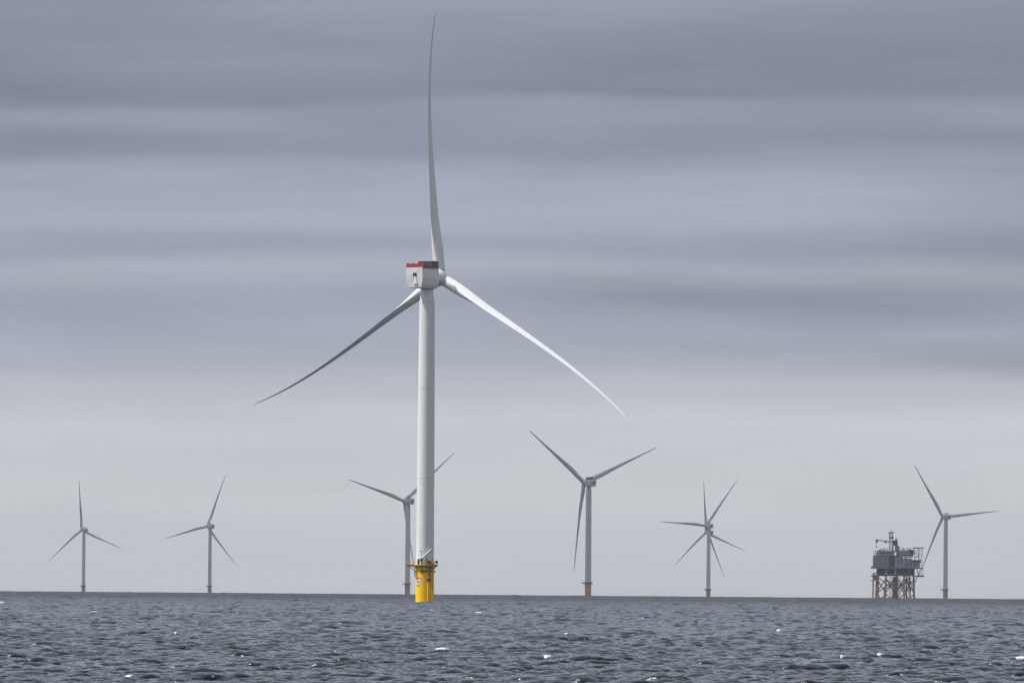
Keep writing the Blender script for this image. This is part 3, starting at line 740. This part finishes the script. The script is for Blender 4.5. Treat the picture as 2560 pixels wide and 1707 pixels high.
# stair cage at far left
TB('stair_frame', 'steel', [((x, 1376, -6), (x, 1390, -6), 0.18) for x in (2183.5, 2187.5)] + [((2183, y, -6), (2190, y, -6), 0.18) for y in (1378, 1382, 1386)])
TB('mast_base', 'wall_dark', [((2231, 1376, -3), (2231, 1362, -3), 0.6), ((2236, 1380, -6), (2245, 1366, -6), 0.5)])
B('equipment_box', 'wall_grey', [(2240, 2247, 1364, 1376, -8, -2)])
B('equipment_box', 'wall_mid', [(2248, 2256, 1391, 1396, -12.2, -11.2)])
for k_, (xa, xb, ya, yb, mt) in enumerate([(2259, 2263, 1391.5, 1396, 'wall_dark'), (2256, 2259, 1397, 1418, 'wall_light'), (2266, 2276, 1409, 1410.2, 'wall_dark'), (2241, 2245, 1400, 1408, 'wall_mid'), (2280, 2286, 1406, 1417, 'wall_mid'), (2293, 2296, 1406, 1418, 'wall_grey')]):
    B('equipment_panel', mt, [(xa, xb, ya, yb, -12.9 - 0.05 * k_, -12.05)])
TB('deck_truss', 'wall_mid', [((2192 + i * 13, 1422, -8.3), (2198.5 + i * 13, 1436.5, -8.3), 0.3) for i in range(7)] + [((2198.5 + i * 13, 1436.5, -8.3), (2205 + i * 13, 1422, -8.3), 0.3) for i in range(6)])
b = MB()
railing(b, [(sx(2177), -13.8, sz(1419)), (sx(2218), -13.8, sz(1419))], h=1.2, r=0.08, step=1.6); railing(b, [(sx(2234), -13.8, sz(1419)), (sx(2305), -13.8, sz(1419))], h=1.2, r=0.08, step=1.6)
b.build('deck_railing', M['steel'], sub_)
B('landing', 'wall_mid', [(2176, 2183, 1415.5, 1418.9, -12, -6)]); 
# middle part
h3 = B('switchgear_module', 'wall_grey', [(2234.7, 2255, 1388.5, 1418.9, -11, 12)])
B('module_door', 'wall_light', [(2236.5, 2240, 1395, 1417, -11.15, -11), (2246, 2253, 1411, 1417, -11.15, -11)], h3)
B('module_duct', 'wall_light', [(2249, 2253, 1391, 1398, -11.6, -11)], h3)
B('vertical_duct', 'wall_dark', [(2239, 2243, 1377, 1394, -12, -9)], h3)
h4 = B('accommodation_block', 'wall_grey', [(2245, 2275, 1375.5, 1387, -9, 12)])
B('block_base_strip', 'wall_dark', [(2242, 2281, 1387.2, 1390.5, -9.5, 11)], h4)  # solid dark strip below the block
B('block_end', 'wall_dark', [(2275.2, 2283, 1376, 1387, -8, 11)], h4)
B('roof_beam', 'wall_dark', [(2270, 2284, 1374.5, 1377.5, -10, 11.5)], h4)
h5 = B('cooling_module', 'wall_mid', [(2255.2, 2277, 1396, 1418.9, -12, 12)])
B('module_lintel', 'wall_light', [(2262, 2280, 1391.2, 1394.5, -11, 10)], h5)
B('cooling_grille', 'wall_grey', [(2257, 2265, 1401, 1409, -12.15, -12), (2267, 2275, 1400, 1416, -12.15, -12)], h5)
h6 = B('end_module', 'wall_light', [(2277.2, 2297.5, 1402, 1418.9, -12, 10)])
B('end_roof', 'wall_dark', [(2278, 2300, 1399.5, 1405, -13, 10.5)], h6)
B('vent', 'wall_dark', [(2288, 2292, 1411, 1415, -12.3, -12)], h6)
# right open stair tower
st = TB('stair_tower', 'wall_dark', [((x, 1370, y_), (x, 1400, y_), 0.32) for x, y_ in ((2285, -9), (2295, -9), (2296, -3))] + [((2304, 1370, -9), (2303, 1418, -9), 0.17)]
        + [((2284, y, -9), (2296, y, -9), 0.3) for y in (1384, 1391)] + [((2285, 1399, -9), (2295, 1386, -9), 0.25), ((2285, 1384, -9), (2295, 1372, -9), 0.25)]
        + [((2296, 1374 + i * 6, -9), (2304, 1377 + i * 6, -9), 0.14) for i in range(7)] + [((2304, 1374 + i * 6, -9), (2296, 1377 + i * 6, -9), 0.14) for i in range(7)])
B('tower_roof', 'wall_dark', [(2281, 2307, 1368, 1370.5, -12, 6)], st)
# right cantilevers
TB('cantilever', 'wall_dark', [((2290, 1421, -10), (2296, 1440, -10), 0.45), ((2300, 1422, -10), (2293, 1440, -10), 0.35), ((2283, 1439.5, -10), (2307, 1440.5, -10), 0.55), ((2307, 1420, -10), (2303, 1440, -10), 0.18), ((2284, 1458, -10), (2295, 1433, -10), 0.45)])
B('boat_access_deck', 'brace', [(2292, 2308, 1438, 1441.5, -12, -6)])
TB('access_rail', 'brace', [((x, 1434, -12), (x, 1438, -12), 0.12) for x in (2294, 2298, 2302, 2306)] + [((2294, 1434, -12), (2306, 1434, -12), 0.12)])
# roof gear: railings, masts, crane
b = MB(); rr_ = random.Random(4)
railing(b, [(sx(2197), -9, sz(1374.5)), (sx(2228), -9, sz(1373))], h=1.2, r=0.07, step=2.0)
railing(b, [(sx(2245), -9, sz(1375.5)), (sx(2280), -9, sz(1375.5))], h=1.2, r=0.07, step=2.0)
b.build('roof_railing', M['steel'], sub_)
for x, y, r_ in ((2254, 1367.5, 0.35), (2258.5, 1369, 0.5), (2266.5, 1367, 0.3), (2273.5, 1369, 0.55), (2200, 1370, 0.25), (2207, 1369.5, 0.3), (2213, 1370, 0.2)):
    TB('vent_pipe', 'steel', [((x, 1375.4, -4), (x, y, -4), r_)])
cr2 = TB('crane', 'wall_dark', [((2239, 1380, -5), (2239, 1357, -5), 1.15), ((2236, 1357, -5), (2242, 1357, -5), 1.3)])
B('crane_cab', 'wall_dark', [(2231.5, 2242.5, 1351, 1364, -7, -3), (2230, 2235, 1350.5, 1359, -8, -5)], cr2)
B('crane_machinery', 'steel', [(2237, 2241, 1345.5, 1350.8, -6, -4)], cr2)
b = MB()
def lattice(b, p0, p1, w0, w1, k, r=0.13):
    p0 = Vector(p0); p1 = Vector(p1)
    for i in range(k):
        a0, a1 = p0.lerp(p1, i / k), p0.lerp(p1, (i + 1) / k); h0 = w0 + (w1 - w0) * i / k; h1 = w0 + (w1 - w0) * (i + 1) / k
        for s1 in (-1, 1):
            for s2 in (-1, 1):
                b.tube(a0 + Vector((0, s1 * h0, s2 * h0)), a1 + Vector((0, s1 * h1, s2 * h1)), r, n=5)
            b.tube(a0 + Vector((0, s1 * h0, -h0)), a1 + Vector((0, s1 * h1, h1)), r * 0.8, n=5)
            b.tube(a0 + Vector((0, s1 * h0, h0)), a0 + Vector((0, s1 * h0, -h0)), r * 0.8, n=5)
lattice(b, (sx(2232), -5, sz(1355)), (sx(2190), -5, sz(1351)), 0.9, 0.5, 12)
b.build('boom', M['wall_dark'], cr2)
B('boom_head', 'dark', [(2187.5, 2194, 1349, 1353.5, -5.8, -4.2), (2188.5, 2192, 1353.7, 1358, -5.6, -4.4)], cr2)
B('boom_winch', 'dark', [(2209.5, 2215, 1352.5, 1355.5, -5.9, -4.1), (2211.5, 2215, 1355.7, 1358.5, -5.7, -4.3)], cr2)
TB('crane_rope', 'steel', [((2190, 1357, -5), (2190, 1369, -5), 0.1)], cr2)
B('hook_block', 'steel', [(2188.7, 2191.3, 1363.5, 1369.5, -5.6, -4.4)], cr2)
# radio mast
mast = TB('radio_mast', 'wall_dark', [((x, 1372, y_), (x, 1331, y_), 0.17) for x in (2222, 2231) for y_ in (-4, -1)]
          + [((2222, 1372 - i * 5, -4), (2231, 1367 - i * 5, -4), 0.12) for i in range(8)] + [((2231, 1372 - i * 5, -4), (2222, 1367 - i * 5, -4), 0.12) for i in range(8)]
          + [((2222, 1367 - i * 5, -4), (2231, 1367 - i * 5, -4), 0.12) for i in range(8)])
B('mast_head', 'dark', [(2220, 2224.5, 1330, 1333.5, -4.6, -1), (2225.5, 2232.5, 1330.5, 1333.5, -4.6, -1), (2221, 2226, 1343.5, 1346.5, -4.6, -2), (2226.8, 2231.8, 1341.5, 1346.5, -4.6, -2), (2221.5, 2224, 1336.5, 1339, -4.6, -3)], mast)
TB('antenna', 'dark', [((2226.5, 1330, -2.5), (2226.5, 1325, -2.5), 0.3), ((2232, 1331, -2.5), (2237, 1330, -2.5), 0.15)], mast)
# jacket: legs, braces, pipes, boat landing at the left
LEGS = [(2190.5, 2188.5, -10), (2213.5, 2211, -10), (2258.5, 2259.5, -10), (2282.5, 2284.5, -10), (2197, 2196, 11), (2243, 2243, 11), (2267, 2268, 11), (2275, 2277, 11)]
for i, (xt, xb, d_) in enumerate(LEGS):
    TB('leg', 'jacket_pink' if i == 1 else 'brace' if i in (3, 5, 7) else 'jacket', [((xt, 1440, d_), (xb, 1512, d_), 0.95 if d_ < 0 else 0.7)], n=12)
def xbr(x0, x1, ya, yb, d_, r=0.5): return [((x0, ya, d_), (x1, yb, d_), r), ((x1, ya, d_), (x0, yb, d_), r)]
seg = []
for (a0, a1) in ((2190, 2213), (2213, 2236), (2236, 2258.5), (2258.5, 2284)): seg += xbr(a0, a1, 1446, 1482, -10.0) + xbr(a0, a1, 1484, 1510, -10.0)
seg += xbr(2236, 2272, 1443, 1476, -3.0, 0.45) + xbr(2246, 2268, 1448, 1490, 4.0, 0.4) + xbr(2213, 2243, 1444, 1474, 2.0, 0.4)
TB('front_brace', 'brace', seg)
seg = []
for (a0, a1) in ((2197, 2243), (2243, 2268), (2268, 2277)): seg += xbr(a0, a1, 1444, 1480, 11.0, 0.45)
TB('rear_brace', 'brace', seg)
TB('side_brace', 'brace', [((2284, 1446, -10), (2276, 1482, 11), 0.35), ((2283, 1482, -10), (2276, 1446, 11), 0.35), ((2190, 1446, -10), (2197, 1482, 11), 0.3), ((2189, 1482, -10), (2197, 1446, 11), 0.3)])
for i, (x, r_, mt) in enumerate([(2233, 0.6, 'jacket'), (2235.8, 0.75, 'jacket_pink'), (2239, 0.8, 'jacket_pink'), (2242.5, 0.6, 'jacket_pink'), (2230, 0.35, 'jacket')]):
    TB('cable_tube', mt, [((x, 1441, -8 + i), (x + (i - 2) * 0.4, 1512, -8 + i), r_)], n=10)
for x in (2224.5, 2227, 2247, 2250, 2262, 2271): TB('caisson', 'steel' if x < 2230 else 'brace', [((x, 1441, 2), (x, 1512, 2), 0.22)], n=8)
TB('bell_mouth', 'jacket', [((2210, 1468, -11), (2209.5, 1512, -11), 0.9), ((2229, 1459, -9), (2231, 1470, -9), 1.0)], n=10)
bl_ = TB('boat_landing', 'jacket', [((2181.5, 1434, -13), (2180.5, 1512, -13), 0.75), ((2181.5, 1464, -13), (2190, 1464, -10), 0.25), ((2181.5, 1482, -13), (2189, 1482, -10), 0.25)], n=10)
B('access_stage', 'jacket', [(2180.5, 2194, 1436, 1452, -13.8, -10.9)], bl_)
B('stage_deck', 'brace', [(2174.5, 2190, 1439, 1441.3, -14.5, -12), (2174, 2181, 1450.5, 1452.3, -14.5, -12), (2180, 2188, 1432, 1434.5, -13.5, -11.5)], bl_)

# ---------------------------------------------------------------- unseen cloud bank, added above the frame to shade the distant turbines
cn = np.random.default_rng(11); NX, NY = 60, 80
gx = np.linspace(-9000, 7000, NX); gy = np.linspace(6200, 18000, NY)
GX, GY = np.meshgrid(gx, gy, indexing='ij')
def soft(nx, ny, k):
    a = cn.normal(size=(nx, ny)); f = np.fft.fft2(a); u = np.fft.fftfreq(nx)[:, None]; v = np.fft.fftfreq(ny)[None, :]
    f *= np.exp(-((u ** 2 + v ** 2) * k)); a = np.fft.ifft2(f).real; return a / a.std()
edge = np.minimum(np.minimum((GX + 9000) / 1500, (7000 - GX) / 1500), np.minimum((GY - 6200) / 1200, (18000 - GY) / 1800)) + 0.25 * soft(NX, NY, 120)
th = np.clip(edge, 0.0, 1.0) ** 0.6
zt_ = 2260 + 150 * th + 45 * soft(NX, NY, 60) * th; zb_ = 2260 - 90 * th + 18 * soft(NX, NY, 90) * th
ok = th > 0.02
b = MB(); idt = -np.ones((NX, NY), int); idb = idt.copy()
for i in range(NX):
    for j in range(NY):
        if ok[i, j]:
            idt[i, j] = len(b.v); b.v.append((GX[i, j], GY[i, j], zt_[i, j])); idb[i, j] = len(b.v); b.v.append((GX[i, j], GY[i, j], zb_[i, j]))
for i in range(NX - 1):
    for j in range(NY - 1):
        q = [(i, j), (i + 1, j), (i + 1, j + 1), (i, j + 1)]
        if all(ok[p] for p in q):
            b.f.append(tuple(int(idt[p]) for p in q)); b.f.append(tuple(int(idb[p]) for p in q[::-1])); b.sm += [True, True]
            for p0, p1 in zip(q, q[1:] + q[:1]):
                di, dj = (q[0][0] + q[2][0]) / 2, (q[0][1] + q[2][1]) / 2
                mi, mj = (p0[0] + p1[0]) / 2, (p0[1] + p1[1]) / 2
                ni, nj = int(round(2 * mi - di - 0.5)), int(round(2 * mj - dj - 0.5))
                nb_ = [(ni, nj), (ni + 1, nj), (ni + 1, nj + 1), (ni, nj + 1)]
                if not all(0 <= a_ < NX and 0 <= c_ < NY and ok[a_, c_] for a_, c_ in nb_):
                    b.f.append((int(idb[p0]), int(idb[p1]), int(idt[p1]), int(idt[p0]))); b.sm.append(True)
cm = bpy.data.materials.new('cloud'); cm.use_nodes = True; t = NT(cm.node_tree); t.n.remove(t.n['Principled BSDF'])
df = t.node('ShaderNodeBsdfDiffuse'); tr = t.node('ShaderNodeBsdfTranslucent'); mx = t.node('ShaderNodeMixShader'); mx.inputs[0].default_value = 0.56
df.inputs[0].default_value = (0.9, 0.91, 0.93, 1); tr.inputs[0].default_value = (0.885, 0.915, 1.0, 1)
t.l.new(df.outputs[0], mx.inputs[1]); t.l.new(tr.outputs[0], mx.inputs[2]); t.l.new(mx.outputs[0], t.n['Material Output'].inputs[0])
cl = b.build('cloud', cm); tag(cl, 'unseen bank of cloud added to shade the distant turbines', 'cloud', kind='structure')

# ---------------------------------------------------------------- haze
HZ = 1.6e-5
b = MB(); b.box(-22000, 22000, -3000, 41000, -118.0, 262.0)
hm_ = bpy.data.materials.new('haze'); hm_.use_nodes = True; t = NT(hm_.node_tree); t.n.remove(t.n['Principled BSDF'])
pv = t.node('ShaderNodeVolumePrincipled'); pv.inputs['Color'].default_value = (0.84, 0.895, 0.99, 1); pv.inputs['Density'].default_value = HZ; pv.inputs['Anisotropy'].default_value = 0.0
t.l.new(pv.outputs[0], t.n['Material Output'].inputs['Volume'])
hz = b.build('haze', hm_); tag(hz, 'thin grey sea haze in the air', 'haze', kind='stuff')
